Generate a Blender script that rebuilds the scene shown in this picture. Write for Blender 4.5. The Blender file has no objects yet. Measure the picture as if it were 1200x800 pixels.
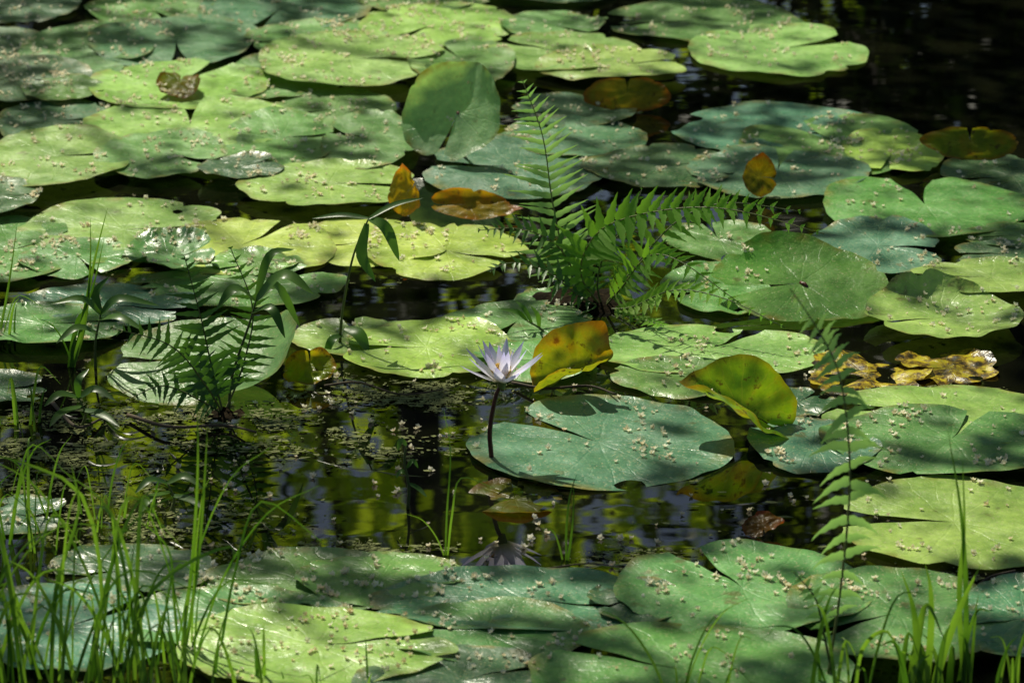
import bpy, math, random
from mathutils import Vector, Matrix, noise
from mathutils.bvhtree import BVHTree
random.seed(7)
R=math.radians; PI=math.pi; V=Vector
sc=bpy.context.scene; C=sc.collection
sc.view_settings.view_transform='Standard'; sc.view_settings.look='None'; sc.view_settings.exposure=0
# ---------------------------------------------------------------- camera
CH=1.58; PITCH=R(17.5); T8=math.tan(R(8))
cam=bpy.data.cameras.new('camera'); cam.lens=36/(2*T8); cam.sensor_width=36; cam.clip_end=600; cam.clip_start=.05
cam.dof.use_dof=True; cam.dof.focus_distance=4.95; cam.dof.aperture_fstop=10
co=bpy.data.objects.new('camera',cam); C.objects.link(co); co.location=(0,0,CH); co.rotation_euler=(PI/2-PITCH,0,0)
sc.camera=co
FW=V((0,math.cos(PITCH),-math.sin(PITCH))); UP=V((0,math.sin(PITCH),math.cos(PITCH))); RT=V((1,0,0)); CP=V((0,0,CH))
def ray(px,py): return FW+RT*((px-600)/600*T8)+UP*((400-py)/600*T8)
def at(px,py,z=0.0):
    d=ray(px,py); return CP+d*((z-CH)/d.z)
def P(px,py,Y):
    d=ray(px,py); return CP+d*(Y/d.y)
def scale(p): return 600/T8/((p-CP).dot(FW))
def proj(p):
    d=p-CP; k=d.dot(FW)
    return 600+d.dot(RT)/k/T8*600, 400-d.dot(UP)/k/T8*600
# ---------------------------------------------------------------- light
SE=R(50); SA=R(-24)
S=V((math.sin(SA)*math.cos(SE),math.cos(SA)*math.cos(SE),math.sin(SE)))
w=bpy.data.worlds.new('World'); sc.world=w; w.use_nodes=True
nt=w.node_tree; bg=nt.nodes['Background']; sk=nt.nodes.new('ShaderNodeTexSky'); sk.sky_type='NISHITA'; sk.sun_disc=False
sk.sun_elevation=SE; sk.sun_rotation=SA; nt.links.new(sk.outputs[0],bg.inputs[0]); bg.inputs[1].default_value=.058
sl=bpy.data.lights.new('sun','SUN'); sl.energy=5; sl.angle=R(.5); sl.color=(1,.95,.78)
so=bpy.data.objects.new('sun',sl); C.objects.link(so); so.rotation_euler=S.to_track_quat('Z','Y').to_euler(); so.location=S*30
# ---------------------------------------------------------------- helpers
class MB:
    def __init__(s): s.v=[]; s.f=[]; s.uv=[]
    def add(s,vs,fs,uv=None):
        b=len(s.v); s.v+= [tuple(x) for x in vs]; s.f+=[tuple(b+i for i in f) for f in fs]
        s.uv+= uv if uv else [(0,0)]*len(vs)
    def build(s,name,mat,parent=None,loc=V((0,0,0)),smooth=True,color=None):
        m=bpy.data.meshes.new(name)
        m.from_pydata([(x[0]-loc[0],x[1]-loc[1],x[2]-loc[2]) for x in s.v],[],s.f)
        ul=m.uv_layers.new(name='UVMap'); idx=[0]*len(m.loops); m.loops.foreach_get('vertex_index',idx)
        flat=[]
        for i in idx: flat+=list(s.uv[i])
        ul.data.foreach_set('uv',flat)
        if smooth: m.polygons.foreach_set('use_smooth',[True]*len(m.polygons))
        m.materials.append(mat); m.update()
        o=bpy.data.objects.new(name,m); C.objects.link(o); o.location=loc
        if parent:
            o.parent=parent; o.location=V(loc)-PW.get(parent.name,V((0,0,0)))
        PW[o.name]=V(loc)
        if color: o.color=(*color,1)
        return o
PW={}
def empty(name,loc):
    o=bpy.data.objects.new(name,None); C.objects.link(o); o.location=loc; o.empty_display_size=.05; PW[o.name]=V(loc); return o
def tag(o,label,cat,group=None,kind=None):
    o['label']=label; o['category']=cat
    if group: o['group']=group
    if kind: o['kind']=kind
    return o
def curve(pts,n):
    pts=[V(p) for p in pts]
    if len(pts)==2: return [pts[0].lerp(pts[1],i/n) for i in range(n+1)]
    q=[pts[0]*2-pts[1]]+pts+[pts[-1]*2-pts[-2]]; out=[]; k=len(pts)-1
    for i in range(n+1):
        t=i/n*k; j=min(int(t),k-1); u=t-j; a,b,c,d=q[j:j+4]
        out.append(.5*((2*b)+(c-a)*u+(2*a-5*b+4*c-d)*u*u+(3*b-a-3*c+d)*u**3))
    return out
def tube(mb,pts,r0,r1,seg=6):
    vs=[];fs=[];n=len(pts)
    for i,p in enumerate(pts):
        t=(pts[min(i+1,n-1)]-pts[max(i-1,0)]).normalized()
        a=t.cross(V((.3,.9,.1))); a.normalize(); b=t.cross(a); r=r0+(r1-r0)*i/(n-1)
        for k in range(seg):
            th=2*PI*k/seg; vs.append(p+a*(r*math.cos(th))+b*(r*math.sin(th)))
    for i in range(n-1):
        for k in range(seg):
            fs.append((i*seg+k,i*seg+(k+1)%seg,(i+1)*seg+(k+1)%seg,(i+1)*seg+k))
    fs.append(tuple(range(seg))[::-1]); fs.append(tuple((n-1)*seg+k for k in range(seg)))
    mb.add(vs,fs,[(0,0)]*len(vs))
def ribbon(mb,pts,wf,nrm,crease=.25,ser=0):
    vs=[];fs=[];uv=[];n=len(pts)
    for i,p in enumerate(pts):
        t=(pts[min(i+1,n-1)]-pts[max(i-1,0)]).normalized()
        sd=t.cross(nrm)
        if sd.length<1e-4: sd=V((1,0,0))
        sd.normalize(); up=sd.cross(t)
        w_=wf(i/(n-1))*(1+(ser if i%2 else -ser))
        vs+= [p-sd*w_+up*(w_*crease),p,p+sd*w_+up*(w_*crease)]; uv+=[(-1,i/(n-1)),(0,i/(n-1)),(1,i/(n-1))]
    for i in range(n-1):
        a=3*i; fs+=[(a,a+1,a+4,a+3),(a+1,a+2,a+5,a+4)]
    mb.add(vs,fs,uv)
# ---------------------------------------------------------------- node helpers
class N:
    def __init__(s,name):
        s.m=bpy.data.materials.new(name); s.m.use_nodes=True; s.t=s.m.node_tree; s.t.nodes.clear()
        s.out=s.n('ShaderNodeOutputMaterial')
    def n(s,k,**kw):
        x=s.t.nodes.new(k)
        for a,b in kw.items(): setattr(x,a,b)
        return x
    def l(s,a,b): s.t.links.new(a,b)
    def put(s,v,i):
        if isinstance(v,bpy.types.NodeSocket): s.l(v,i)
        else: i.default_value=v
    def math(s,op,a,b=0.0,c=None,clamp=False):
        x=s.n('ShaderNodeMath',operation=op,use_clamp=clamp); s.put(a,x.inputs[0]); s.put(b,x.inputs[1])
        if c is not None: s.put(c,x.inputs[2])
        return x.outputs[0]
    def noise(s,vec,sc_,det=3,w=None,rough=.5):
        x=s.n('ShaderNodeTexNoise'); 
        if w is not None: x.noise_dimensions='4D'; s.put(w,x.inputs['W'])
        if vec is not None: s.l(vec,x.inputs['Vector'])
        x.inputs['Scale'].default_value=sc_; x.inputs['Detail'].default_value=det; x.inputs['Roughness'].default_value=rough
        return x.outputs['Fac']
    def ramp(s,f,stops):
        x=s.n('ShaderNodeValToRGB'); s.l(f,x.inputs[0]); e=x.color_ramp.elements
        while len(e)<len(stops): e.new(.5)
        for k,(p,c) in enumerate(stops):
            e[k].position=p; e[k].color=(*c,1) if len(c)==3 else c
        return x.outputs[0]
    def mix(s,f,a,b,bt='MIX'):
        x=s.n('ShaderNodeMix',data_type='RGBA',blend_type=bt); s.put(f,x.inputs[0])
        for v,i in ((a,x.inputs[6]),(b,x.inputs[7])):
            if isinstance(v,bpy.types.NodeSocket): s.l(v,i)
            else: i.default_value=(*v,1)
        return x.outputs[2]
    def bsdf(s,col,rough=.5,spec=.5,bump=None,bs=.3,bd=.002,transl=0,tcol=None,coat=0):
        b=s.n('ShaderNodeBsdfPrincipled')
        if isinstance(col,bpy.types.NodeSocket): s.l(col,b.inputs['Base Color'])
        else: b.inputs['Base Color'].default_value=(*col,1)
        s.put(rough,b.inputs['Roughness']); b.inputs['Specular IOR Level'].default_value=spec
        b.inputs['Coat Weight'].default_value=coat
        if bump is not None:
            k=s.n('ShaderNodeBump'); k.inputs['Strength'].default_value=bs; k.inputs['Distance'].default_value=bd
            s.l(bump,k.inputs['Height']); s.l(k.outputs[0],b.inputs['Normal'])
        o=b.outputs[0]
        if transl:
            t=s.n('ShaderNodeBsdfTranslucent'); tc=tcol if tcol is not None else col
            if isinstance(tc,bpy.types.NodeSocket): s.l(tc,t.inputs[0])
            else: t.inputs[0].default_value=(*tc,1)
            mx=s.n('ShaderNodeMixShader'); mx.inputs[0].default_value=transl; s.l(o,mx.inputs[1]); s.l(t.outputs[0],mx.inputs[2]); o=mx.outputs[0]
        s.l(o,s.out.inputs[0]); s.b=b; return s.m
def leafpad_mat(name,transl,old=False,spec=.4,rotten=False):
    n=N(name); uv=n.n('ShaderNodeUVMap').outputs[0]; sx=n.n('ShaderNodeSeparateXYZ'); n.l(uv,sx.inputs[0])
    u,v=sx.outputs[0],sx.outputs[1]
    oi=n.n('ShaderNodeObjectInfo'); rnd=n.math('MULTIPLY',oi.outputs['Random'],60.0)
    tc=n.n('ShaderNodeTexCoord').outputs['Object']
    ang=n.math('ARCTAN2',v,u)
    rr=n.math('SQRT',n.math('ADD',n.math('MULTIPLY',u,u),n.math('MULTIPLY',v,v)))
    wob=n.math('MULTIPLY',n.math('SUBTRACT',n.noise(uv,3.5,2,rnd),.5),.5)
    a2=n.math('ADD',ang,n.math('MULTIPLY',wob,rr))
    def vein(freq,wd,r0):
        s_=n.math('ABSOLUTE',n.math('SINE',n.math('MULTIPLY',a2,freq)))
        k=n.math('DIVIDE',n.math('MULTIPLY',s_,rr),wd*freq)
        x=n.math('SUBTRACT',1.0,k,clamp=True)
        return n.math('MULTIPLY',x,n.math('MULTIPLY',n.math('SUBTRACT',rr,r0),6.0,clamp=True))
    ve=n.math('MAXIMUM',vein(6.5,.016,-1),n.math('MULTIPLY',vein(13,.011,.42),.7))
    big=n.noise(tc,9,4,rnd,.6); fine=n.noise(tc,70,4,rnd,.65); sp=n.noise(tc,330,2,rnd,.5)
    base=oi.outputs['Color']
    if old:
        if rotten: col=n.ramp(n.noise(tc,38,5,rnd,.75),[(.42,(.015,.012,.006)),(.48,(.13,.08,.012)),(.56,(.40,.33,.03)),(.7,(.26,.29,.03))])
        else:
            col=n.ramp(n.noise(tc,20,4,rnd,.65),[(.30,(.14,.06,.014)),(.38,(.32,.24,.02)),(.50,(.24,.29,.025)),(.66,(.13,.21,.025))])
            col=n.mix(n.ramp(rr,[(.80,(0,0,0)),(1.0,(.85,.85,.85))]),col,(.28,.12,.018))
        col=n.mix(1.0,col,base,'MULTIPLY'); 
        col=n.mix(n.ramp(fine,[(.57,(0,0,0)),(.65,(.8,.8,.8))]),col,(.06,.03,.01))
    else:
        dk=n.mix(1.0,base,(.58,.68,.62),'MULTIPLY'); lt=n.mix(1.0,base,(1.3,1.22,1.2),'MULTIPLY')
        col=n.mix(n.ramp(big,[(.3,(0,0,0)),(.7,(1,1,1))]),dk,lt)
        rim=n.math('MULTIPLY',n.ramp(rr,[(.86,(0,0,0)),(1.0,(1,1,1))]),n.ramp(n.noise(uv,4,3,rnd),[(.45,(0,0,0)),(.62,(.8,.8,.8))]))
        col=n.mix(rim,col,(.26,.20,.04))
        bl=n.ramp(n.noise(tc,26,3,rnd,.6),[(.63,(0,0,0)),(.70,(.7,.7,.7))])
        col=n.mix(bl,col,(.13,.12,.035))
        col=n.mix(n.ramp(sp,[(.60,(0,0,0)),(.69,(.7,.7,.7))]),col,(.58,.52,.30))
    col=n.mix(n.math('MULTIPLY',ve,.05 if not old else .2),col,n.mix(1.0,base,(1.8,1.6,1.4),'MULTIPLY') if not old else (.4,.4,.08))
    fmul=n.ramp(fine,[(.3,(.72,.77,.76)),(.7,(1.14,1.14,1.08))]); col=n.mix(1.0,col,fmul,'MULTIPLY')
    h=n.math('ADD',n.math('MULTIPLY',ve,-.12),n.math('ADD',n.math('MULTIPLY',fine,.6),n.math('MULTIPLY',big,2.6)))
    rough=n.ramp(n.noise(tc,18,3,rnd),[(.35,(.25,.25,.25)),(.7,(.46,.46,.46))])
    tcol=n.mix(1.0,col,(1.6,1.7,.5) if not old else (1.9,1.7,.6),'MULTIPLY')
    return n.bsdf(col,rough,spec,h,.6,.005,transl,tcol)
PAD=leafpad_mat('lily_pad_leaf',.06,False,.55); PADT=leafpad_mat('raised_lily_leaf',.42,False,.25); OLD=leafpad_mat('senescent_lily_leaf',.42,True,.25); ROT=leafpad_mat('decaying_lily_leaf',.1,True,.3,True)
def green(name,c1,c2,transl=.35,rough=.42,tm=(1.6,1.8,.5)):
    n=N(name); tc=n.n('ShaderNodeTexCoord').outputs['Object']; oi=n.n('ShaderNodeObjectInfo')
    f=n.math('ADD',n.noise(tc,14,3),n.math('MULTIPLY',n.math('SUBTRACT',oi.outputs['Random'],.5),.5))
    col=n.ramp(f,[(.32,c1),(.68,c2)])
    return n.bsdf(col,rough,.3,n.noise(tc,120,2),.2,.001,transl,n.mix(1.0,col,tm,'MULTIPLY'))
FERN=green('fern_leaf',(.18,.34,.06),(.32,.52,.10),.5); FERND=green('fern_leaf_shaded',(.055,.13,.035),(.11,.22,.055))  # sunlit and shaded copies of one fern leaf, the light put into the colour
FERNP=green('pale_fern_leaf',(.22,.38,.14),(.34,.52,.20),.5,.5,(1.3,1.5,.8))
GRASS=green('grass_blade',(.06,.14,.022),(.19,.32,.06),.42); BROAD=green('herb_leaf',(.05,.12,.025),(.10,.20,.04),.35,.35)
TREE=green('tree_leaf',(.07,.12,.015),(.22,.28,.035),.55,.5); SHRUB=green('shrub_leaf',(.010,.022,.006),(.03,.05,.012),.2,.6)
FAR=green('sunlit_tree_leaf',(.16,.28,.03),(.48,.55,.09),.6,.6)  # brighter copy of the tree leaf, sunlight painted into its colour
def plain(name,c1,c2,sc_=30,rough=.6,transl=0,bs=.4,spec=.4):
    n=N(name); tc=n.n('ShaderNodeTexCoord').outputs['Object']; oi=n.n('ShaderNodeObjectInfo')
    f=n.math('ADD',n.noise(tc,sc_,4),n.math('MULTIPLY',n.math('SUBTRACT',oi.outputs['Random'],.5),.5))
    return n.bsdf(n.ramp(f,[(.3,c1),(.7,c2)]),rough,spec,n.noise(tc,sc_*3,3),bs,.003,transl)
STALK=plain('flower_stalk',(.07,.018,.012),(.13,.03,.02),60,.35); FSTEM=plain('fern_stem',(.06,.09,.02),(.14,.16,.04),40)
BARK=plain('bark',(.05,.04,.03),(.12,.10,.08),12,.9,0,1)
BLOS=plain('fallen_blossom',(.85,.72,.44),(1,.97,.80),8,.8,.5,0,.1)
BLOS2=plain('fallen_blossom_scatter',(.80,.66,.38),(1,.97,.80),60,.8,.5,0,.1)
MUD=plain('root_clump',(.012,.009,.005),(.04,.028,.014),60,1,0,1,.05); TWIG=plain('twig',(.04,.028,.016),(.12,.085,.05),50,.8)
DEB=plain('floating_debris',(.03,.045,.012),(.22,.24,.09),90,.9,0,.4,.2)
GRD=plain('ground',(.03,.022,.012),(.07,.06,.03),2,.95,0,1)
STAM=plain('stamens',(.9,.6,.08),(.98,.8,.3),200,.5,.4)
n=N('petal'); uv=n.n('ShaderNodeUVMap').outputs[0]; sx=n.n('ShaderNodeSeparateXYZ'); n.l(uv,sx.inputs[0])
pc=n.ramp(sx.outputs[1],[(0,(1.0,.90,.55)),(.25,(.98,.94,.97)),(.6,(.86,.84,1.0)),(1,(.62,.58,1.0))]); PETAL=n.bsdf(pc,.6,.1,None,.3,.001,.6,pc)
# water
n=N('water'); tc=n.n('ShaderNodeTexCoord').outputs['Object']
mp=n.n('ShaderNodeMapping'); mp.inputs['Scale'].default_value=(1,1.6,1); n.l(tc,mp.inputs[0])
h=n.math('ADD',n.math('MULTIPLY',n.noise(mp.outputs[0],5,1),1.0),n.math('MULTIPLY',n.noise(mp.outputs[0],18,1),.07))
dust=n.ramp(n.noise(tc,240,3,None,.7),[(.62,(0,0,0)),(.72,(1,1,1))]); dm=n.ramp(n.noise(tc,3.2,3),[(.5,(0,0,0)),(.66,(.8,.8,.8))])
dd=n.math('MULTIPLY',dust,dm)
wc=n.mix(dd,n.ramp(n.noise(tc,4,4),[(.35,(.002,.0025,.0015)),(.7,(.008,.009,.004))]),(.10,.11,.035))
WATER=n.bsdf(wc,n.math('ADD',n.math('MULTIPLY',dd,.4),.012),.5,h,.045,.01); n.b.inputs['IOR'].default_value=1.52
# ---------------------------------------------------------------- setting
mb=MB(); xs=[-150,-60,-25,-12,-8,-6,-4.5,-3,-2,-1,0,1,2,3,4.5,6,8,12,25,60,150]
ys=[-100,-40,-15,-5,0,1.5,2.2,2.8,3.1,3.4,3.8,5,7,9,10,10.4,10.8,11.2,12,13,15,18,25,50,100,250]
def gz(x,y):
    def ss(a,b,t): t=max(0,min(1,(t-a)/(b-a))); return t*t*(3-2*t)
    k=max(ss(10.0,11.4,y),1-ss(2.2,3.5,y),ss(7,11,abs(x)))
    return -.55+.75*k+.35*ss(11,25,y)+.06*noise.noise(V((x*.7,y*.7,0)))
for y in ys:
    for x in xs: mb.v.append((x,y,gz(x,y))); mb.uv.append((0,0))
nx=len(xs)
for j in range(len(ys)-1):
    for i in range(nx-1): a=j*nx+i; mb.f.append((a,a+1,a+nx+1,a+nx))
g=mb.build('ground',GRD); g['kind']='structure'; g['label']='muddy pond bed and banks'
mb=MB(); mb.add([(-12,1.8,0),(12,1.8,0),(12,11.6,0),(-12,11.6,0)],[(0,1,2,3)])
wt=mb.build('water',WATER); wt['kind']='structure'; wt['label']='dark still pond water'
# ---------------------------------------------------------------- lily pads
ALLV=[];ALLF=[]; PADS=[]
COL={'G':(.15,.34,.09),'B':(.10,.26,.14),'Y':(.48,.64,.11),'D':(.07,.165,.07),'L':(.32,.53,.12)}  # L and Y: pads in sun patches, sunlit brightness put into the leaf colour
def padmesh(rx,ry,notch,gap,rs,bends=(),wav=.003,cup=0.0,pitch=0,roll=0,ragged=0,point=None):
    mb=MB(); n=96; nr=13; nt_=R(notch); gp=R(gap)
    ph=[rs.uniform(0,6.28) for _ in range(8)]
    bites=[(rs.uniform(.5,5.8),rs.uniform(.03,.16),rs.uniform(.03,.09)) for _ in range(rs.choice([0,1,2,2,3,4]))]
    if ragged: bites=[(rs.uniform(.2,6.0),rs.uniform(.04,.16),rs.uniform(.05,.2)) for _ in range(14)]
    vs=[];uv=[]
    M=Matrix.Rotation(pitch,3,'X')@Matrix.Rotation(roll,3,'Y')
    for i in range(nr+1):
        r=(i/nr)**.85
        for j in range(n+1):
            g=gp*(.25+.75*r); f=g+(2*PI-2*g)*j/n; e=min(f-g,2*PI-g-f)
            rm=1-.13*math.exp(-(e/.16)**2)*(1 if gap>3 else .3)+.022*math.sin(3*f+ph[0])+.018*math.sin(5*f+ph[1])+.008*math.sin(11*f+ph[2])+.005*math.sin(23*f+ph[7])
            for b in bites: rm-=b[1]*math.exp(-((f-b[0])/b[2])**2)
            if point is not None:
                dl=abs((f+nt_-R(point)+PI)%(2*PI)-PI); rm=rm*.9+.28*math.exp(-dl/.28)
            rm=max(rm,.35)
            q=r*(1+(rm-1)*r*r); a=f+nt_; x=q*math.cos(a); y=q*math.sin(a)
            z=cup*r*r+wav*(math.sin(2*f+ph[3])*.8+math.sin(3*f+ph[4])*.6+math.sin(7*f+ph[5])*.28*r+math.sin(13*f+ph[6])*.14*r*r)*r*r
            z+=.003*max(0,math.sin(2*f+ph[6]))*max(0,(r-.85)/.15)
            z+=wav*.9*noise.noise(V((x*3.5+ph[0],y*3.5,ph[1])))
            X=x*rx; Y=y*ry
            for (bd,st,rad,fm) in bends:
                d=(math.cos(R(bd)),math.sin(R(bd))); m_=rx
                s=X*d[0]+Y*d[1]-st*m_
                if s>0:
                    rd=rad*m_; phi=min(s/rd,fm); rest=s-rd*phi
                    sn=rd*math.sin(phi)+rest*math.cos(phi); up=rd*(1-math.cos(phi))+rest*math.sin(phi)
                    up=up+z*math.cos(phi)
                    X+=(sn-s-z*math.sin(phi))*d[0]; Y+=(sn-s-z*math.sin(phi))*d[1]; z=up
            vs.append(M@V((X,Y,z))); uv.append((x,y))
    fs=[]
    for i in range(nr):
        for j in range(n):
            a=i*(n+1)+j; b=a+n+1
            fs.append((a,b,b+1,a+1) if i else (a,b,b+1))
    mb.add(vs,fs,uv); return mb
def finish(mb,c,label,mat,col,cat='lily pad',group=None,name='lily_pad'):
    mb.v=[(x[0]+c[0],x[1]+c[1],x[2]+c[2]) for x in mb.v]
    b=len(ALLV); ALLV.extend(mb.v); ALLF.extend([tuple(b+i for i in f) for f in mb.f])
    o=mb.build(name,mat,None,V(c),True,col); tag(o,label,cat,group); return o
placed=[]
def pad(x0,y0,x1,y1,notch,gap,ck,label,wav=.0034,bends=(),tiltx=0,tilty=0,cup=0,z=None):
    rs=random.Random((x0*31+y0*7+x1)&0xffff)
    gx,gy=((x1-x0)*.04,(y1-y0)*.055) if y0<330 else ((x1-x0)*.02,(y1-y0)*.03)
    x0-=gx;x1+=gx;y0-=gy;y1+=gy
    cx=(x0+x1)/2; pn=at(cx,y1); pf=at(cx,y0); c=(pn+pf)/2; ry=(pf-pn).length/2; rx=(x1-x0)/2/scale(c)
    L=0
    for (q,a,b,l) in placed:
        if abs(q.x-c.x)<(a+rx)*.97 and abs(q.y-c.y)<(b+ry)*.97:
            th=math.atan2((q.y-c.y),(q.x-c.x)); e1=1/math.sqrt((math.cos(th)/rx)**2+(math.sin(th)/ry)**2); e2=1/math.sqrt((math.cos(th)/a)**2+(math.sin(th)/b)**2)
            if (q-c).xy.length<(e1+e2)*.96: L=max(L,l+1)
    L=L%9; placed.append((c.copy(),rx,ry,L))
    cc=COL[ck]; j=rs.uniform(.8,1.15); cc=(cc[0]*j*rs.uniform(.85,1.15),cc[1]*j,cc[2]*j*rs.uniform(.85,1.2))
    mb=padmesh(rx,ry,notch,gap,rs,bends,wav,cup,tiltx,tilty)
    z=(.0030+.0023*L) if z is None else z
    o=finish(mb,V((c.x,c.y,z)),label,PAD,cc,group='floating lily pads'); PADS.append((c,rx,ry)); return o
SUNNY=[]   # points in space the canopy leaves in the sun
def raised(x0,y0,x1,y1,pitch,roll,notch,gap,bends,mat,col,label,cup=0,wav=.003,z=0.0,stalk=True,sunny=0,ragged=0,point=None):
    rs=random.Random(x0*7+y0); cx=(x0+x1)/2; b=at(cx,y1); e=math.atan2(CH,b.y); sc_=scale(b)
    rx=(x1-x0)/2/sc_; ry=(y1-y0)/sc_/(2*math.sin(e+R(pitch)))
    c=b+V((0,math.cos(R(pitch)),math.sin(R(pitch))))*ry+V((0,0,z+abs(math.sin(R(roll)))*rx*.6))
    mb=padmesh(rx,ry,notch,gap,rs,bends,wav,cup,R(pitch),R(roll),ragged,point)
    o=finish(mb,c,label,mat,col)
    if sunny: SUNNY.append((c.copy(),sunny))
    if stalk:
        m=MB(); tube(m,curve([c,V((c.x+.01,c.y-.01,c.z*.5)),V((c.x+.015,c.y+.02,-.12))],8),.003,.0035,7); m.build('stalk',STALK,o,c)
    return o
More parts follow.
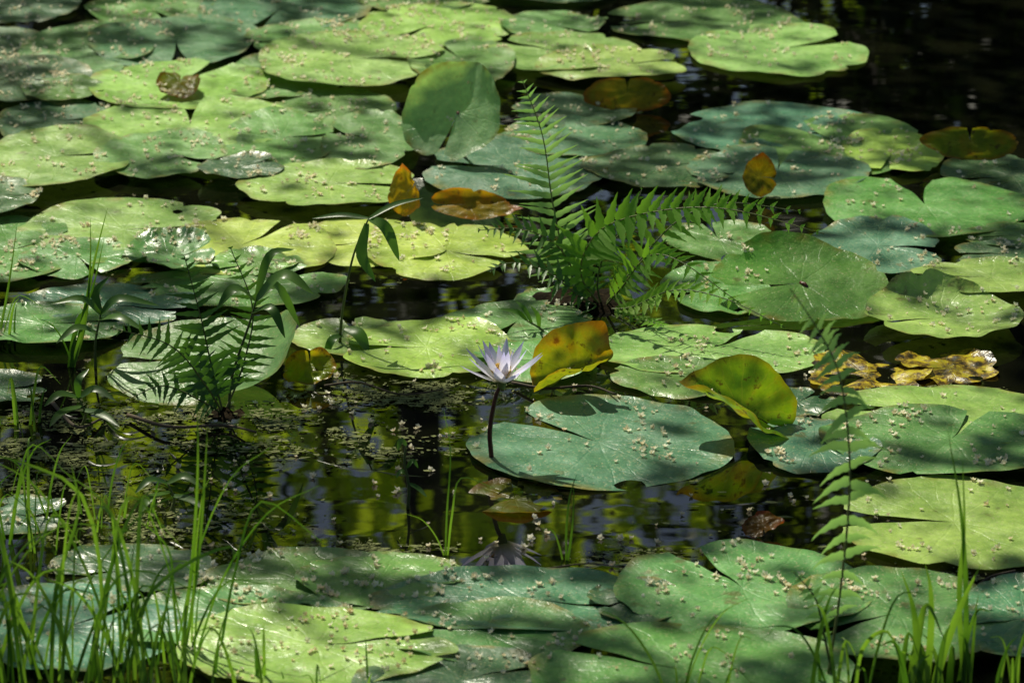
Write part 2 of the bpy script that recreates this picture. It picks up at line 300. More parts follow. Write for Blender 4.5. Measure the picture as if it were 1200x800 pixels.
T=[ # x0,y0,x1,y1,notch,gap,col,label
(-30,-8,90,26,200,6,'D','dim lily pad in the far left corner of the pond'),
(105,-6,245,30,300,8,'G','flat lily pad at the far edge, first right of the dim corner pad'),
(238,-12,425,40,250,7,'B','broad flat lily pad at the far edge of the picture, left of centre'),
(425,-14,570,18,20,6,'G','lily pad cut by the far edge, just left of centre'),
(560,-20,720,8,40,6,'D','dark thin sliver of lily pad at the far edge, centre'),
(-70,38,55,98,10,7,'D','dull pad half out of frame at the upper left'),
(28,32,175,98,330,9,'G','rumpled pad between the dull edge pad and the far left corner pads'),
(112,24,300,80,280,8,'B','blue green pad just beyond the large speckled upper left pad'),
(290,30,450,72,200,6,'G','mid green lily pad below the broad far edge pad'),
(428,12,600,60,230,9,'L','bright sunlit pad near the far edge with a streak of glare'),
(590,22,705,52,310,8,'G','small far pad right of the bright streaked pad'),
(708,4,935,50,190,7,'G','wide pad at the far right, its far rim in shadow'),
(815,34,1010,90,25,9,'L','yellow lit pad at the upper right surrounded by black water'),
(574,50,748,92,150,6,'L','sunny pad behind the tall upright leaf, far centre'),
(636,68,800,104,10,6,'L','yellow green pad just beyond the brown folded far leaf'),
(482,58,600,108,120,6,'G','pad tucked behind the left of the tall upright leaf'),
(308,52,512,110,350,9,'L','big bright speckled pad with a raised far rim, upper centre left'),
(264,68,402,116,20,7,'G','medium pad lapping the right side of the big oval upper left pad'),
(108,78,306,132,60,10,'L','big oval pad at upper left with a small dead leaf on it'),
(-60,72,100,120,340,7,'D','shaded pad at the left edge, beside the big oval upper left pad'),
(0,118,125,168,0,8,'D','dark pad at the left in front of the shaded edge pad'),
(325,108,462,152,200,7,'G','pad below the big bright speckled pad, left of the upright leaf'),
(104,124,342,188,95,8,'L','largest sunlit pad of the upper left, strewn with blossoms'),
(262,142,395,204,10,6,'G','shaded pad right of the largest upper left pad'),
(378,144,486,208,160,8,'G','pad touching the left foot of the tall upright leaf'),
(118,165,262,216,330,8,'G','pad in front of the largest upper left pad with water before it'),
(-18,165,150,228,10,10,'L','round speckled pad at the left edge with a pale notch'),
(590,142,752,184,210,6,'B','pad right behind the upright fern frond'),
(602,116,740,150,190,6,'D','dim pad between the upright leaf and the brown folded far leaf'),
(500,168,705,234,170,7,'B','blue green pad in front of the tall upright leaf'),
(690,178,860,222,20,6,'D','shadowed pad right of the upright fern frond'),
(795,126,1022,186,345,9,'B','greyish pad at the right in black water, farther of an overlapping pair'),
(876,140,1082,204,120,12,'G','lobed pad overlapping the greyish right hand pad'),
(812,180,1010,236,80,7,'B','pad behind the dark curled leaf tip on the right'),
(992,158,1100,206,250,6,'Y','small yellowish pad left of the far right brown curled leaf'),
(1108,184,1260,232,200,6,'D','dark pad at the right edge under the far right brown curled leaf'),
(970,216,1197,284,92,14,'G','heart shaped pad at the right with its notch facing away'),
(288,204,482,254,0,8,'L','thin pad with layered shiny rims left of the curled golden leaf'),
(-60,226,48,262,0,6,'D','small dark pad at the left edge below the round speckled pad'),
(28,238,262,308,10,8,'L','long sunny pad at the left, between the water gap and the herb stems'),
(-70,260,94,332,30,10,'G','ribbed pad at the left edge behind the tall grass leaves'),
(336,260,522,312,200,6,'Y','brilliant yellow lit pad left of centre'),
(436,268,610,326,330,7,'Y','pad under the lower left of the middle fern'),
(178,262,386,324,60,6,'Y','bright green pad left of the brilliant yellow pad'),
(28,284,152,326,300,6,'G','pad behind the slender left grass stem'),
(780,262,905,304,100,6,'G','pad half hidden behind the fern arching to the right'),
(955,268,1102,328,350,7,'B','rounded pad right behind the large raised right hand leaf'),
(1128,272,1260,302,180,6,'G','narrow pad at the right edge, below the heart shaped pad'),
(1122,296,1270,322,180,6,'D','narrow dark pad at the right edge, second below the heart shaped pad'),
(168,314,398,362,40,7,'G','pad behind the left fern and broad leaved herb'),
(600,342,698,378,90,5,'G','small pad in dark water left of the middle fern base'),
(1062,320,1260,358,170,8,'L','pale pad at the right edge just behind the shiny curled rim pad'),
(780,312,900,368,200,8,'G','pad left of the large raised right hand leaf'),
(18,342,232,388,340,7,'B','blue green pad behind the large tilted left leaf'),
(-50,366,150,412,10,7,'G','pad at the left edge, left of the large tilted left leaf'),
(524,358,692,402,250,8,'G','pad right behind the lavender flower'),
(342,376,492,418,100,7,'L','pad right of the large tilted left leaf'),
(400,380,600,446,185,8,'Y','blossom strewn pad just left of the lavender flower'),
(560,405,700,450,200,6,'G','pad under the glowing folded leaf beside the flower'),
(696,384,962,442,60,7,'L','long pad below the middle fern, right of the glowing folded leaf'),
(718,424,905,466,10,8,'G','pad behind the twisted yellow green leaf'),
(886,458,980,488,50,6,'D','small dark pad right of the twisted yellow green leaf'),
(966,458,1262,524,160,9,'L','broad pale pad at the right edge below the yellow decaying leaf'),
(878,496,1030,556,20,12,'B','notched pad right of the twisted yellow green leaf foot'),
(968,486,1260,562,70,6,'G','wide pad in front of the broad pale right edge pad'),
(552,470,852,573,138,9,'B','large round notched pad floating alone right of the flower stalk'),
(974,566,1262,666,172,14,'L','large notched pad at the right edge crossed by the drooping fern'),
(-60,584,78,628,0,8,'D','dark pad at the left edge behind the grass'),
(-70,440,60,478,20,8,'D','dull pad at the left edge in front of the sparse edge grass'),
(60,640,250,700,200,8,'D','dim pad behind the near left grass, left of the torn looking pad'),
(232,652,490,720,20,6,'G','torn looking pad in front, nearest the open water on the left'),
(350,654,545,712,330,7,'G','pad in the near row left of the flower reflection'),
(444,676,786,750,345,8,'B','wide pad in the near row below the flower reflection'),
(690,690,800,740,200,7,'D','small dark pad wedged left of the deeply notched near pad'),
(724,650,1016,757,118,9,'G','large near pad with a deep notch between two lobes'),
(928,682,1176,790,205,7,'G','near pad lapping the right of the deeply notched pad'),
(-60,690,212,790,40,8,'B','pad under the thick grass in the near left corner'),
(140,698,420,768,300,7,'G','pad in front right of the thick near left grass'),
(448,716,690,790,160,7,'G','near pad in front of the wide pad, left of centre'),
(420,772,660,850,30,7,'D','dark pad at the near edge, right of the sunlit yellow green one'),
(1120,698,1280,792,190,7,'B','pad in the near right corner behind the tall grass'),
(624,746,990,862,150,6,'G','large pad at the near edge, centre right'),
(212,728,530,818,15,7,'L','sunlit yellow green pad at the near edge on the left'),
(30,98,120,124,150,8,'G','little pad wedged against the left tip of the big oval upper left pad'),
(236,196,330,222,30,9,'D','little dark pad at the far side of the water gap on the left'),
(386,30,452,52,200,8,'G','very small pad wedged left of the bright streaked far pad'),
(250,300,350,328,220,9,'L','small bright pad overlapping the near rim of the bright green left pad'),
]
for t in T: pad(*t)
pad(1015,352,1192,413,200,5,'L','glossy pad at the right with an upturned shiny rim',cup=.012,wav=.005,z=.012,bends=[(90,.72,.3,.7)])
pad(148,294,250,336,10,5,'G','small cupped green pad behind the left fern',cup=.012,wav=.006,z=.02)
# raised leaves
raised(466,84,606,200,46,-16,250,5,[(15,.2,.5,1.0),(120,.4,.8,.5)],PADT,(.36,.54,.33),'tall upright ribbed lily leaf rising from the water, far centre',sunny=80)
raised(112,374,360,476,9,-5,175,5,[(5,.40,.5,.9)],PADT,(.24,.44,.16),'large tilted lily leaf behind the left fern, its right side glowing',sunny=85)
raised(838,284,1052,382,12,3,200,8,[(100,.45,.8,.5)],PADT,(.18,.38,.09),'large raised lily leaf right of the middle fern',sunny=60)
raised(614,414,732,482,14,-26,300,4,[(80,.02,.2,1.15),(262,.10,.22,.75)],OLD,(1.15,1.05,.7),'glowing yellow and brown folded leaf just right of the flower',wav=.007,sunny=65,stalk=False,point=30)
raised(798,440,956,532,18,31,0,5,[(88,.05,.22,.85),(268,.05,.3,.6)],OLD,(.8,1.1,.65),'twisted yellow green leaf with its tip in the air',wav=.007,sunny=60,z=-.022,stalk=False,point=180)
raised(684,90,787,132,58,0,90,4,[(90,.3,.5,.6)],OLD,(1.0,.7,.5),'brown folded leaf standing at the far centre right',stalk=False)
raised(1080,150,1196,190,50,4,90,4,[(80,.2,.5,.8)],OLD,(.75,.75,.45),'brown and olive curled leaf near the upper right corner',stalk=False)
raised(449,201,506,264,62,-28,20,4,[(30,.1,.3,1.0)],OLD,(1.9,1.05,.5),'upright golden curled leaf with pointed top, left of the long rolled leaf',stalk=False,sunny=40,point=70)
raised(496,226,604,262,25,6,180,4,[(90,.1,.3,1.4)],OLD,(1.4,.8,.5),'long rolled brown leaf in front of the blue green pad',stalk=False,point=0,sunny=25)
raised(866,186,914,238,65,20,0,4,[(60,.0,.4,.8)],OLD,(.5,.35,.3),'dark pointed curled leaf standing behind the arching fern',stalk=False,point=90)
raised(330,412,394,454,35,-8,90,4,[(90,.2,.5,.9)],OLD,(1.1,1.1,.6),'small yellow brown curled leaf beside the large tilted left leaf',stalk=False,sunny=25)
raised(544,562,662,606,0,0,90,5,[],OLD,(.55,.5,.3),'olive brown leaf half sunk at the foot of the flower stalk',wav=.003,z=.0005,stalk=False)
for (a,b,c_,d,nn,tx) in ((946,412,1100,466,40,'decaying yellow and brown leaf floating at the right, left of two'),(1056,408,1180,454,200,'decaying yellow leaf floating at the right, right of two')):
    raised(a,b,c_,d,0,0,nn,10,[],ROT,(1.6,1.5,.9),tx,wav=.006,z=.0015 if a<1000 else .0035,stalk=False,ragged=1)
raised(180,96,236,126,8,10,90,5,[(0,.3,.6,.8)],OLD,(.6,.5,.5),'little dead brown leaf curled on the big oval upper left pad',z=.015,stalk=False)
BV=BVHTree.FromPolygons([V(v) for v in ALLV],ALLF)
raised(868,600,924,632,24,-14,270,6,[(270,.1,.5,.5)],OLD,(.8,.3,.3),'small red brown leaf tip floating right of the large lone pad',wav=.003,z=-.004,stalk=False,point=100)
def surf(x,y):
    h=BV.ray_cast(V((x,y,.6)),V((0,0,-1)))
    if h[0] is None: return 0.0,V((0,0,1)),False
    nn=h[1]; nn=nn if nn.z>0 else -nn
    return h[0].z,nn,h[0].z>-.0005
# ---------------------------------------------------------------- flower
base=at(576,541); fc=P(588,450,base.y); SUNNY.append((fc+V((0,0,.03)),90))
fl=empty('water_lily_flower',base); tag(fl,'lavender water lily flower open on a dark red stalk above the water','flower')
m=MB(); tube(m,curve([V((base.x,base.y,-.1)),base,P(574,505,base.y),P(581,465,base.y),fc],14),.0036,.0029,8); m.build('stalk',STALK,fl,base)
m=MB(); tube(m,[fc+V((0,0,-.006)),fc+V((0,0,.002)),fc+V((0,0,.010))],.004,.009,12); m.build('receptacle',FSTEM,fl,base)
rs=random.Random(3)
def petal(az,el,ln,wd,name,mat,curl):
    d=V((math.cos(az),math.sin(az),0)); pts=[]
    e=el; p=fc+d*.003+V((0,0,.002)); pts.append(p.copy())
    for i in range(9):
        p=p+(d*math.cos(e)+V((0,0,math.sin(e))))*(ln/9); pts.append(p.copy()); e+=curl/9
    m=MB(); nr_=(-d*math.sin(el)+V((0,0,math.cos(el))))
    ribbon(m,pts,lambda t:wd*(math.sin(PI*min(1,t*.86+.14))**.75)*(1-.25*t) if t<1 else .0003,nr_,.35)
    m.build(name,mat,fl,base)
for i in range(4): petal(i*PI/2+.4,R(20),.063,.0080,'sepal',PETAL,.35)
for i in range(7): petal(i*PI*2/7+.1,R(33)+rs.uniform(-.08,.08),.063,.0080,'petal',PETAL,.3)
for i in range(7): petal(i*PI*2/7+.5,R(52)+rs.uniform(-.08,.08),.060,.0074,'petal',PETAL,.2)
for i in range(4): petal(i*PI/2+.2,R(70)+rs.uniform(-.08,.08),.048,.006,'petal',PETAL,.1)
m=MB()
for i in range(46):
    a=rs.uniform(0,6.28); e=rs.uniform(.9,1.45); d=V((math.cos(a)*math.cos(e),math.sin(a)*math.cos(e),math.sin(e)))
    p=fc+d*.005; tube(m,[p,p+d*.008,p+d*.023],.0009,.0013,4)
m.build('stamens',STAM,fl,base)
# ---------------------------------------------------------------- ferns
def frond(parent,ppts,nrm,lmax,nl,mat,base,droop=.25,t0=.12,wd=.2,seed=0,fwd=.3,minl=.12,sunny=0,jit=.12):
    rs=random.Random(seed); cv=curve(ppts,60); m=MB()
    for k in range(nl):
        t=t0+(1-t0)*k/(nl-1)*.985; i=min(int(t*60),59); p=cv[i].lerp(cv[i+1],t*60-i); tg=(cv[i+1]-cv[i]).normalized()
        u=(t-t0)/(1-t0); ln=lmax*(min(1,.5+u*2.2))*(1-u)**.7+minl*lmax*.3; ln*=rs.uniform(.8,1.12)
        sd=tg.cross(nrm).normalized(); 
        for s in (-1,1):
            if rs.random()<.04: continue
            d=(sd*s+tg*(fwd+.2*u+rs.uniform(-jit,jit))+nrm*rs.uniform(-.15,.15)).normalized(); q=[p+tg*rs.uniform(-.003,.003)]; c=q[0].copy(); l2=ln*rs.uniform(.85,1.1)
            for j in range(8):
                dd=(d+V((0,0,-droop*j/8*rs.uniform(.6,1.4)))).normalized(); c=c+dd*l2/8; q.append(c.copy())
            wl=ln*wd*.5+.0007
            ribbon(m,q,lambda x:wl*(1-x**2.2)*(.75+.5*math.sin(PI*min(1,x+.25)))+.0002,nrm,.2,.16)
    tube(m,cv[::3],.0010,.0004,4)
    o=m.build('frond',mat,parent,base)
    m=MB(); tube(m,cv[::3],.0017,.0006,5); s_=m.build('rachis',FSTEM,o,base)
    if sunny:
        for t in (15,30,45,58): SUNNY.append((cv[t],sunny))
    return o
def clump(parent,c,r,h,base):
    m=MB(); vs=[];fs=[];n=20;k=7
    for i in range(k+1):
        for j in range(n):
            a=2*PI*j/n; q=i/k; rr=r*q*(1+.3*noise.noise(V((math.cos(a)*2,math.sin(a)*2,r*30+i*.3)))); z=h*(1-q*q)+.012*noise.noise(V((a*2,i*.7,3)))-.012*q
            vs.append(V((c.x+rr*math.cos(a),c.y+rr*math.sin(a)*.8,z)))
    for i in range(k):
        for j in range(n): fs.append((i*n+j,(i+1)*n+j,(i+1)*n+(j+1)%n,i*n+(j+1)%n))
    m.add(vs,fs); m.build('root_clump',MUD,parent,base)
# left fern
fb=at(262,486); F=empty('fern_plant',fb); tag(F,'dark fern with drooping leaflets in front of the large tilted left leaf','fern','ferns growing in the pond')
def pp(l,Y,b): return [b]+[P(x,y,Y+dy) for (x,y,dy) in l]
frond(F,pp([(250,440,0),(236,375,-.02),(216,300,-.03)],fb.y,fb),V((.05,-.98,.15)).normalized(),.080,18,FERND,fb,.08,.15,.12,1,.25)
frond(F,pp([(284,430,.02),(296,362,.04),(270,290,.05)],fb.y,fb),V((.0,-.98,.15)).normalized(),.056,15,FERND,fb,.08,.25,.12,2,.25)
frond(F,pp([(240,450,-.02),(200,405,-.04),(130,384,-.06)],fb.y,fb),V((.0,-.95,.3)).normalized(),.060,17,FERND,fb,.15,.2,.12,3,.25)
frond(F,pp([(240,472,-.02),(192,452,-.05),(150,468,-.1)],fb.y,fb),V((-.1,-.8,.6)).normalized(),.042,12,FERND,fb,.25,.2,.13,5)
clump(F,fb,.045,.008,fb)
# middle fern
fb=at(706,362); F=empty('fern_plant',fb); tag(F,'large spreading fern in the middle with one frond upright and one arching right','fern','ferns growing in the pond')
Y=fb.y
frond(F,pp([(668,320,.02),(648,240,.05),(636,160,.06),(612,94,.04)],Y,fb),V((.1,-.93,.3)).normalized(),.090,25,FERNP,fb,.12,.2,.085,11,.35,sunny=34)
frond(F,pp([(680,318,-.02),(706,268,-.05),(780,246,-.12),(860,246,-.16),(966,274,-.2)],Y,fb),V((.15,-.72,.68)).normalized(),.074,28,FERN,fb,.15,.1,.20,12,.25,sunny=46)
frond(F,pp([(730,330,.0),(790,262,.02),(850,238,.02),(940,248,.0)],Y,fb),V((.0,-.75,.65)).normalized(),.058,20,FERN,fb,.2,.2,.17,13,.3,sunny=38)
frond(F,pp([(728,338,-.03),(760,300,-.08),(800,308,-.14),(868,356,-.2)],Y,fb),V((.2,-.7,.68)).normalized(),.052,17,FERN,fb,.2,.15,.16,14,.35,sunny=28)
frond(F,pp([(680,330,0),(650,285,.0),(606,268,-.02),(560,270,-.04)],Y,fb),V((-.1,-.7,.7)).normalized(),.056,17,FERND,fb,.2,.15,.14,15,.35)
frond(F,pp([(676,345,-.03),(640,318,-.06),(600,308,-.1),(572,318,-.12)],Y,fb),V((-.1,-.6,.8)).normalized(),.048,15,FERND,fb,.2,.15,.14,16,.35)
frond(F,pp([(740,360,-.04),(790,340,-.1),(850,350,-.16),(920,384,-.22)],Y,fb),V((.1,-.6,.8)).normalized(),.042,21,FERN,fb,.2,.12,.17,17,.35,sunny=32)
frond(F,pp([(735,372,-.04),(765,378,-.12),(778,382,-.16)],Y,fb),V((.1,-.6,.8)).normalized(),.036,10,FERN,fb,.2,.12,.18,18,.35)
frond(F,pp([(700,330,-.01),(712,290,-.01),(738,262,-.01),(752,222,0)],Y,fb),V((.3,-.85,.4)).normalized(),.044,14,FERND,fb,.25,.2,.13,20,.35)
clump(F,fb+V((-.03,.03,0)),.11,.02,fb)
# right foreground fern
fb=at(968,806); F=empty('fern_plant',fb); tag(F,'slender pale fern frond rising through the near right of the picture','fern','ferns growing in the pond')
frond(F,[fb,P(985,690,fb.y),P(996,560,fb.y),P(986,450,fb.y),P(962,392,fb.y),P(926,338,fb.y-.02)],V((.45,-.85,.25)).normalized(),.062,26,FERNP,fb,.9,.16,.14,31,.05,sunny=28,jit=.55)
frond(F,[fb+V((.01,0,0)),P(965,740,fb.y),P(955,700,fb.y),P(930,670,fb.y)],V((.3,-.8,.4)).normalized(),.026,8,FERNP,fb,.4,.3,.2,32,.3)
# ---------------------------------------------------------------- herbs with lance leaves
def lance(parent,a,b,c_,wd,base,mat=BROAD,nrm=V((0,-.5,.85))):
    m=MB(); ribbon(m,curve([a,b,c_],10),lambda t:wd*math.sin(PI*min(1,t*.9+.1))**.8+.0003,nrm,.25); m.build('leaf',mat,parent,base)
def herb(label,bx,by,stem,leaves):
    b=at(bx,by); H=empty('leafy_herb',b); tag(H,label,'herb','leafy herbs growing in the pond')
    m=MB(); tube(m,curve([b]+[P(x,y,b.y) for x,y in stem],16),.0024,.0012,6); m.build('stem',FSTEM,H,b)
    for (l,wd) in leaves:
        pts=[P(x,y,b.y+d) for (x,y,d) in l]; lance(H,*pts,wd,b)
    SUNNY.append((P(*stem[-1],b.y),20))
    return H
herb('broad leaved herb with arching leaves right beside the left fern',268,484,[(272,440),(292,380),(300,352)],
 [([(300,352,0),(332,322,-.01),(368,345,-.03)],.009),([(300,352,0),(324,336,.02),(352,384,.03)],.008),([(300,354,0),(276,338,-.03),(254,362,-.05)],.008),
  ([(296,366,0),(318,362,-.03),(334,396,-.05)],.007),([(300,352,0),(316,300,.02),(345,292,.04)],.006)])
herb('thin herb stem with hanging leaves left of the flower',398,404,[(402,360),(414,300),(432,256)],
 [([(432,256,0),(452,268,-.01),(468,306,-.02)],.009),([(430,262,0),(424,300,-.02),(440,330,-.03)],.008),([(432,256,0),(400,252,.01),(366,256,.02)],.0045),
  ([(432,256,0),(462,240,.02),(496,232,.03)],.0045),([(404,385,0),(420,392,-.02),(432,414,-.04)],.010),([(400,392,0),(388,400,-.02),(380,424,-.03)],.006)])
herb('low herb with spreading leaves at the left edge by the slender grass',112,432,[(112,400),(118,368)],
 [([(118,368,0),(96,350,-.01),(60,356,-.02)],.006),([(118,368,0),(140,350,0),(186,358,.0)],.007),([(116,374,0),(140,372,-.03),(170,388,-.05)],.006),
  ([(118,368,0),(112,344,.02),(128,324,.03)],.006),([(114,390,0),(90,384,-.02),(66,402,-.04)],.006)])
herb('tiny lit seedling standing in open water left of the flower stalk',478,596,[(479,570),(474,540),(476,522)],
 [([(476,522,0),(470,516,0),(466,528,-.005)],.0035),([(477,548,0),(484,540,0),(490,548,0)],.003),([(478,566,0),(490,572,0),(500,582,-.01)],.003),([(478,556,0),(470,552,0),(464,560,0)],.003)])
herb('lit leaf sprig in front of the small pad behind the flower',640,392,[(632,384),(618,376)],
 [([(618,376,0),(606,366,0),(584,362,0)],.004),([(624,380,0),(614,362,0),(604,352,.01)],.0035),([(632,384,0),(630,370,0),(622,358,0)],.0035)])
herb('dark weed sprawling on the water left of the left fern',96,500,[(100,484),(92,466)],
 [([(92,466,0),(70,462,-.02),(52,476,-.04)],.006),([(92,466,0),(112,456,0),(136,470,-.02)],.006),([(98,480,0),(120,486,-.03),(140,500,-.06)],.006),([(96,476,0),(72,484,-.04),(58,500,-.08)],.006),([(92,466,0),(92,446,.0),(104,432,.02)],.005)])
herb('dark weed low on the water behind the near left grass',200,600,[(204,584),(196,566)],
 [([(196,566,0),(176,562,-.02),(158,578,-.04)],.005),([(196,566,0),(216,558,0),(238,572,-.02)],.005),([(202,580,0),(224,586,-.03),(240,598,-.06)],.005),([(200,576,0),(176,584,-.04),(166,600,-.06)],.005)])
# ---------------------------------------------------------------- grass
def blade(parent,pts,wd,base,mat=GRASS,n=12,nrm=None):
    m=MB(); nrm=nrm or V((random.uniform(-.6,.6),-1,.3)).normalized()
    ribbon(m,curve(pts,n),lambda t:wd*(1-t**2.5)*(.7+.3*math.sin(PI*min(1,t+.2)))+.0002,nrm,.3); m.build('blade',mat,parent,base)
def tuft(label,bx,by,n,h0,h1,spread,lean,wd,seed,pix=(),sun=True):
    rs=random.Random(seed); b=at(bx,by); G=empty('grass_tuft',b); tag(G,label,'grass','grass tufts growing in the pond')
    for i in range(n):
        h=rs.uniform(h0,h1)/scale(b); a=rs.uniform(0,6.28); d=V((math.cos(a)+lean,math.sin(a)*.5,0)); k=rs.uniform(.1,.75)*h
        p=b+V((rs.uniform(-spread,spread),rs.uniform(-spread,spread)*.6,-.01))
        dr=rs.choice([0,0,.15,.4])
        pts=[p,p+d*k*.25+V((0,0,h*.5)),p+d*k*.6+V((0,0,h*.86)),p+d*k*(1+dr)+V((0,0,h*(1-dr)))]
        blade(G,pts,wd*rs.uniform(.5,1.25),b,nrm=V((rs.uniform(-.8,.8),-1,.3)).normalized())
    for l in pix:
        blade(G,[P(x,y,b.y) for x,y in l],wd*1.2,b)
    if sun: SUNNY.append((b+V((0,0,h1/scale(b)*.6)),30))
    return G
tuft('dense lit grass tuft at the near left, tallest of the corner',70,800,30,110,290,.09,.1,.0021,1,[[(60,800),(66,690),(92,600),(84,545)],[(100,800),(120,700),(96,580),(20,540),(-10,536)]])
tuft('grass tuft cut off by the near left corner',-5,790,20,100,240,.07,.25,.0020,2,sun=False)
tuft('upright grass tuft second from the near left corner',150,808,22,80,240,.08,.0,.0019,3,[[(170,800),(160,700),(130,600),(70,548)],[(140,800),(180,690),(270,640),(262,690)]])
tuft('tall thin grass stems rising between the near left grass and open water',214,770,9,120,260,.04,.1,.0016,4,[[(212,770),(226,650),(232,540),(230,455)],[(216,770),(232,660),(240,560),(243,500)],[(210,770),(204,700),(196,640),(150,600)]])
tuft('short grass along the near edge left of centre',262,812,8,50,140,.05,.1,.0016,5)
tuft('grass at the left edge behind the near left tuft',10,640,14,60,160,.06,.1,.0016,6,sun=False)
tuft('wispy grass in the water behind the tall thin grass stems',110,610,12,40,110,.08,.1,.0013,18,sun=False)
tuft('slender grass leaves standing beside the low left herb',86,430,3,60,120,.01,.0,.0022,7,[[(86,430),(98,370),(112,300),(126,244)],[(86,430),(100,380),(106,310),(106,256)],[(84,430),(88,390),(108,340),(122,280)]])
tuft('sparse grass at the left edge level with the tilted leaf',4,400,4,50,110,.02,.3,.0018,8,[[(-4,410),(6,360),(14,310),(20,262)]])
tuft('few thin blades left of the tilted leaf foot',24,500,6,40,110,.03,.2,.0015,9,sun=False)
tuft('two thin blades beside the lone round pad and flower',664,656,1,40,60,.005,.0,.0012,10,[[(664,662),(664,620),(668,580),(676,556)],[(664,662),(668,640),(672,600),(672,560)]],sun=False)
tuft('thin blades crossing the open water left of the flower',524,650,1,50,80,.01,-.1,.001,11,[[(524,655),(530,600),(540,560),(580,572)],[(522,655),(524,600),(528,530),(520,480)]],sun=False)
tuft('bright broad bladed grass at the near right',1086,812,10,60,150,.03,-.1,.004,12,[[(1080,810),(1076,760),(1070,710),(1056,668)],[(1092,810),(1110,750),(1130,700),(1150,660)],[(1084,810),(1090,740),(1090,690),(1084,660)]])
tuft('tall thin grass stem near the right edge',1130,800,3,60,150,.01,.0,.0024,13,[[(1130,806),(1132,700),(1126,600),(1110,500)],[(1130,806),(1124,700),(1130,620),(1128,540)]])
tuft('grass growing around the foot of the near right fern',985,822,8,60,170,.035,-.1,.0024,14,[[(1000,820),(1010,760),(1040,740),(1060,790)]])
tuft('blades at the near edge in front of the large near pad',820,826,7,60,140,.03,.0,.0016,15)
tuft('tiny blades at the near edge centre left',380,818,6,30,80,.05,.0,.0014,16)
tuft('grass in the near right corner',1185,820,7,50,130,.03,-.2,.0022,17)
# ---------------------------------------------------------------- twigs
for (l,lab,r_) in (
 ([(1060,722),(1090,716),(1120,700),(1135,690)],'curved bare twig lying near the right grass',.0022),
 ([(150,486),(200,500),(262,498),(300,506)],'dark twig floating in front of the left fern',.003),
 ([(380,452),(420,448),(470,462),(520,456)],'thin twig along the blossom strewn pad rim',.002),
 ([(1138,692),(1160,676),(1190,668)],'short forked looking twig at the right edge of the near pads',.0022),
 ([(600,448),(640,455),(690,452),(722,462)],'black twig on the water under the glowing folded leaf',.0025),
 ([(60,470),(90,500),(120,490)],'dark bent stick left of the left fern',.003),
 ([(640,666),(690,660),(740,666)],'thin floating twig behind the wide near pad',.0012)):
    pts=[at(x,y,.006+.006*(i%2)) for i,(x,y) in enumerate(l)]; m=MB(); tube(m,curve(pts,14),r_,r_*.5,6)
    o=m.build('twig',TWIG,None,pts[0]); tag(o,lab,'twig','floating twigs')
# ---------------------------------------------------------------- fallen blossoms
def blossom(rs,c,nn,s):
    m=[];f=[]
    q=nn.to_track_quat('Z','Y').to_matrix()@Matrix.Rotation(rs.uniform(-.9,.9),3,'X')@Matrix.Rotation(rs.uniform(-.5,.5),3,'Y'); rot=rs.uniform(0,6.28); k=5
    off=V((0,0,.45*s)); cc=c+off
    for i in range(k):
        a=rot+2*PI*i/k; d=V((math.cos(a),math.sin(a),0)); e=V((-d.y,d.x,0)); b=len(m); u=rs.uniform(.75,1.15); lf=rs.uniform(.3,1.0)
        for v in (V((0,0,-.35)),d*.6*u-e*.42+V((0,0,.0+.25*lf)),d*u+V((0,0,.7*lf)),d*.6*u+e*.42+V((0,0,.25*lf))):
            m.append(cc+q@(v*s))
        f+=[(b,b+1,b+2),(b,b+2,b+3)]
    b=len(m)
    for i in range(6):
        a=2*PI*i/6; m.append(cc+q@(V((math.cos(a)*.38,math.sin(a)*.38,-.1))*s))
    m.append(cc+q@(V((0,0,.5))*s)); m.append(cc+q@(V((0,0,-.55))*s))
    for i in range(6): f+=[(b+i,b+(i+1)%6,b+6),(b+(i+1)%6,b+i,b+7)]
    return m,f
rs=random.Random(21); spots=[]
def dens(px,py):
    d=.55+1.3*noise.noise(V((px*.014,py*.025,5)))
    if px>700 and 120<py<360: d*=.55
    return d
tries=0; wts=[(a*b)**.8 for _,a,b in PADS]
while len(spots)<3900 and tries<90000:
    tries+=1; c,rx,ry=rs.choices(PADS,wts)[0]
    a=rs.uniform(0,6.28); q=math.sqrt(rs.random())*.97; x=c.x+rx*q*math.cos(a); y=c.y+ry*q*math.sin(a)
    px,py=proj(V((x,y,0)))
    if not(-20<px<1220 and -15<py<815): continue
    if rs.random()>dens(px,py): continue
    z,nn,hit=surf(x,y)
    if not hit or nn.z<.5: continue
    spots.append((py,x,y,z,nn))
    if rs.random()<.4:
        for _ in range(rs.choice([1,2,3,5])):
            x2=x+rs.gauss(0,.010); y2=y+rs.gauss(0,.013); z2,n2,h2=surf(x2,y2)
            if h2 and n2.z>.5: spots.append((py,x2,y2,z2,n2))
for _ in range(200):
    px=rs.uniform(150,1200); py=rs.uniform(440,670); p=at(px,py); z,nn,hit=surf(p.x,p.y)
    if not hit: spots.append((py,p.x,p.y,.0,nn))
spots.sort(key=lambda s:-s[0])
GL='tiny buff fallen blossom lying among many others on the pond and its lily pads'
vm=[]
for i in range(14):
    m=MB(); a,b=blossom(rs,V((0,0,0)),V((0,0,1)),1.0); m.add(a,b); 
    me=bpy.data.meshes.new('fallen_blossom'); me.from_pydata(m.v,[],m.f); me.materials.append(BLOS); me.update(); vm.append(me)
for i,(py,x,y,z,nn) in enumerate(spots[:300]):
    o=bpy.data.objects.new('fallen_blossom',vm[i%14]); C.objects.link(o); s=rs.uniform(.0028,.0046)
    o.location=(x,y,z+.0004); o.scale=(s,s,s); o.rotation_euler=(0,0,rs.uniform(0,6.28))
    tag(o,GL,'fallen blossom','fallen blossoms on the pond')
m=MB()
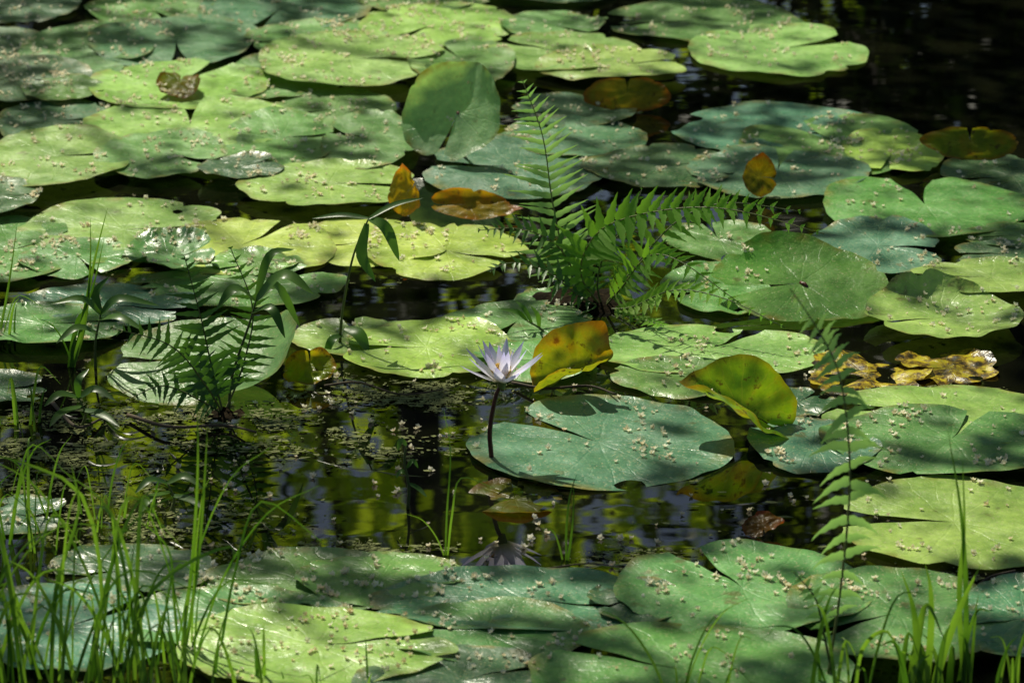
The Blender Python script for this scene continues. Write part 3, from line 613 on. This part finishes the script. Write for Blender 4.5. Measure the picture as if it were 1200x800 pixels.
for (py,x,y,z,nn) in spots[300:]:
    a,b=blossom(rs,V((x,y,z+.0004)),nn,rs.choice([rs.uniform(.0028,.0042),rs.uniform(.0042,.0060)])); m.add(a,b)
o=m.build('fallen_blossoms',BLOS2,None,V((0,0,0)),False); tag(o,'scatter of tiny buff blossoms over the farther lily pads','fallen blossoms',None,'stuff')
# floating debris flecks
m=MB()
zones=[(450,458,130,14,2200),(270,500,140,26,3200),(420,530,130,20,900),(200,620,120,50,2400),(740,655,60,14,300),(1080,455,110,18,400),(300,330,160,14,250),(80,510,110,50,3200),(60,560,80,60,2000),(1120,690,70,30,500),(420,645,90,10,700),(900,620,120,40,150),(500,470,50,12,700)]
for (cx,cy,sx_,sy_,k) in zones:
    for _ in range(k):
        px=rs.gauss(cx,sx_*.6); py=rs.gauss(cy,sy_*.6)
        nz=noise.noise(V((px*.02,py*.05,9)))+.5*noise.noise(V((px*.06,py*.15,2)))
        if nz<.0 and rs.random()<.93: continue
        p=at(px,py); z,nn,hit=surf(p.x,p.y)
        if hit: continue
        s=rs.uniform(.0008,.0046)*rs.uniform(.5,1); a=rs.uniform(0,6.28); asp=rs.choice([1,1,.3,3]); vs=[]
        for j in range(5):
            t=a+2*PI*j/5; u=rs.uniform(.6,1.1); vs.append(V((p.x+math.cos(t)*s*u*asp,p.y+math.sin(t)*s*u,.0012+rs.uniform(0,.0022))))
        m.add(vs,[(0,1,2,3,4)])
o=m.build('floating_debris',DEB,None,V((0,0,0)),False); tag(o,'brown and green flecks of plant debris floating on the dark water','plant debris',None,'stuff')
# ---------------------------------------------------------------- trees
def leafq(m,rs,p,s,flat=.0):
    a=V((rs.gauss(0,1),rs.gauss(0,1),rs.gauss(0,1)*(1-flat))).normalized(); nr_=V((rs.gauss(0,1),rs.gauss(0,1),rs.gauss(0,1)+flat*2)).normalized(); b=a.cross(nr_)
    if b.length<.1: return
    b.normalize(); w_=s*.3
    m.add([p-a*s*.5,p-b*w_+nr_*s*.08,p+a*s*.5,p+b*w_+nr_*s*.08],[(0,1,2,3)])
def trunk(parent,b,pts,r0,r1,name='trunk'):
    m=MB(); tube(m,curve(pts,14),r0,r1,10); return m.build(name,BARK,parent,b)
# unseen overhanging tree added to shade the pond, crown gaps shaped into sun patches
bright=[(205,105,130,40),(230,155,135,36),(60,195,95,40),(430,78,130,36),(520,36,120,30),(665,70,110,30),(910,60,120,30),(400,280,210,46),(130,268,150,38),(290,295,135,36),
 (390,228,110,24),(560,296,100,34),(335,425,70,50),(470,425,125,30),(590,450,60,46),(680,440,60,40),(870,262,110,34),(800,410,120,30),(900,330,95,40),(1000,330,60,40),(1100,378,100,30),
 (1060,245,115,30),(1150,338,90,24),(1065,438,150,34),(1110,610,140,46),(1080,500,100,26),(890,700,120,36),(350,770,180,42),(110,640,90,60),(1080,740,60,50),(200,740,80,50),(240,400,60,26),(700,520,80,26),(520,640,40,30),(440,520,90,20),(200,20,80,16),(640,715,70,20)]
pure=[]
for (p,r_) in SUNNY:
    q=p-S/S.z*p.z; a,b=proj(q); pure.append((a,b,r_*1.3,r_*.75))
tb=V((-4.2,12.6,gz(-4.2,12.6)-.1)); TR=empty('overhanging_tree',tb); tag(TR,'unseen tree leaning from the far left bank, crown gapped to dapple the pond','tree')
trunk(TR,tb,[tb,tb+V((.2,-.3,1.6)),tb+V((.6,-.9,3.0)),tb+V((1.3,-1.6,4.2))],.18,.06)
for (a,b_,c_) in (((.6,-.9,3.0),(2.4,-2.0,4.0),(4.4,-3.4,4.4)),((1.3,-1.6,4.2),(2.2,-3.6,4.7),(3.2,-6.2,4.6)),((1.3,-1.6,4.2),(3.4,-3.0,4.9),(5.6,-5.0,4.7)),((.6,-.9,3.0),(1.4,-3.2,4.0),(2.0,-5.4,4.3)),((.2,-.3,1.6),(-.8,.4,2.8),(-1.6,.6,4.2))):
    trunk(TR,tb,[tb+V(a),tb+V(b_),tb+V(c_)],.018,.006,'limb')
m=MB(); rs=random.Random(5)
for i in range(38000):
    gx=rs.uniform(-2.3,2.3); gy=rs.uniform(2.2,9.8); q=V((gx,gy,0)); px,py=proj(q); sz=(.05,.10)
    if -150<px<1350 and -80<py<900:
        hf=noise.noise(V((gx*22,gy*12,4)))
        if max(1-math.hypot((px-cx)/sx_,(py-cy)/sy_) for cx,cy,sx_,sy_ in pure)>-.1:
            if rs.random()<.985: continue
        br=max(1-math.hypot((px-cx)/sx_,(py-cy)/sy_) for cx,cy,sx_,sy_ in bright)+.4*noise.noise(V((gx*14,gy*9,1)))
        if br>-.2:
            if hf<.18 and rs.random()<.985: continue
            if rs.random()<.25: continue
            sz=(.03,.06)
        else:
            nz=noise.noise(V((gx*12,gy*7,7)))
            th=.12 if (px<620 and py<330) else .27
            if nz>th and rs.random()<.95: continue
    else:
        if noise.noise(V((gx*2,gy*2,7)))>.15: continue
    h=rs.uniform(2.7,3.6); leafq(m,rs,q+S/S.z*h,rs.uniform(*sz),.4)
m.build('crown',TREE,TR,tb,False)
# far bank trees
def tree(label,x,y,h,cw,n,zlo,mat,seed,keep=None,cr=.4,ls=(.08,.16)):
    rs=random.Random(seed); b=V((x,y,gz(x,y)-.1)); t=empty('bank_tree',b); tag(t,label,'tree','trees on the far bank')
    top=b+V((rs.uniform(-.3,.3),0,h*.8)); trunk(t,b,[b,b+V((rs.uniform(-.2,.2),0,h*.4)),top],.14,.04)
    m=MB(); k=0
    while k<n:
        a=rs.uniform(0,6.28); q=math.sqrt(rs.random())*cw; z=rs.uniform(zlo,h); e=cw*math.sqrt(max(.05,1-((z-(h+zlo)/2)/((h-zlo)/2))**2)); 
        c=b+V((math.cos(a)*q*e/cw,math.sin(a)*q*e/cw,z)); k+=40
        for _ in range(40):
            p=c+V((rs.gauss(0,cr*.5),rs.gauss(0,cr*.5),rs.gauss(0,cr*.35)))
            if keep and not keep(p,rs): continue
            leafq(m,rs,p,rs.uniform(*ls))
    m.build('crown',mat,t,b,False)
def gaps(p,rs): 
    if -2.0<p.x<.8 and p.z>1.4:
        if noise.noise(V((p.x*2.6,p.z*1.8,p.y*.1+2)))>-.15: return rs.random()<.05
    return True
tree('slender bank tree left of the middle with an open crown',-1.6,13.2,6.0,1.5,3000,1.2,SHRUB,41,gaps)
tree('bank tree in the middle of the far bank with gaps in its crown',-.2,14.2,7.0,1.7,3600,1.3,SHRUB,42,gaps)
tree('dense bank tree right of the middle',1.9,13.4,6.5,1.5,6500,.8,SHRUB,43)
tree('tall dense bank tree farthest right',4.2,14.0,7.5,2.0,5000,.8,SHRUB,44)
tree('broad bank tree farthest left',-5.8,14.8,7.5,2.2,4200,.9,TREE,45)
tree('tree with leaves coloured as sunlit, standing well behind the others',-1.2,20.5,8.0,3.0,7500,.4,FAR,46,None,.6,(.14,.26))
tree('yellow green tree far behind on the right',3.6,21.0,8.0,3.0,9000,.4,TREE,47,None,.8,(.14,.26))
tree('yellow green tree far behind on the left',-6.2,21.0,8.0,3.0,7000,.4,FAR,48,None,.8,(.14,.26))
def shrub(label,x,y,seed,h=1.5,wd=1.0,n=2200):
    rs=random.Random(seed); b=V((x,y,gz(x,y)-.05)); t=empty('bank_shrub',b); tag(t,label,'shrub','shrubs on the far bank')
    m=MB()
    for i in range(7): 
        a=rs.uniform(0,6.28); tube(m,curve([b,b+V((math.cos(a)*.2,math.sin(a)*.2,h*.5)),b+V((math.cos(a)*wd*.6,math.sin(a)*.5,h*.85))],6),.02,.006,5)
    m.build('stem',BARK,t,b); m=MB()
    for i in range(n):
        d=V((rs.gauss(0,1),rs.gauss(0,1),rs.gauss(0,1))).normalized()*rs.uniform(.3,1)**.5
        leafq(m,rs,b+V((d.x*wd,d.y*.8,h*.5+d.z*h*.55)),rs.uniform(.07,.14))
    m.build('foliage',SHRUB,t,b,False)
for i,(x,lab) in enumerate(((-3.4,'leftmost dark shrub on the far bank'),(-1.9,'second dark shrub from the left on the far bank'),(-.5,'third dark shrub from the left on the far bank'),(.9,'fourth dark shrub from the left on the far bank'),(2.3,'fifth dark shrub from the left on the far bank'),(3.7,'rightmost dark shrub on the far bank'))):
    shrub(lab,x,12.0+.3*(i%2),60+i,1.7+.25*(i%3))
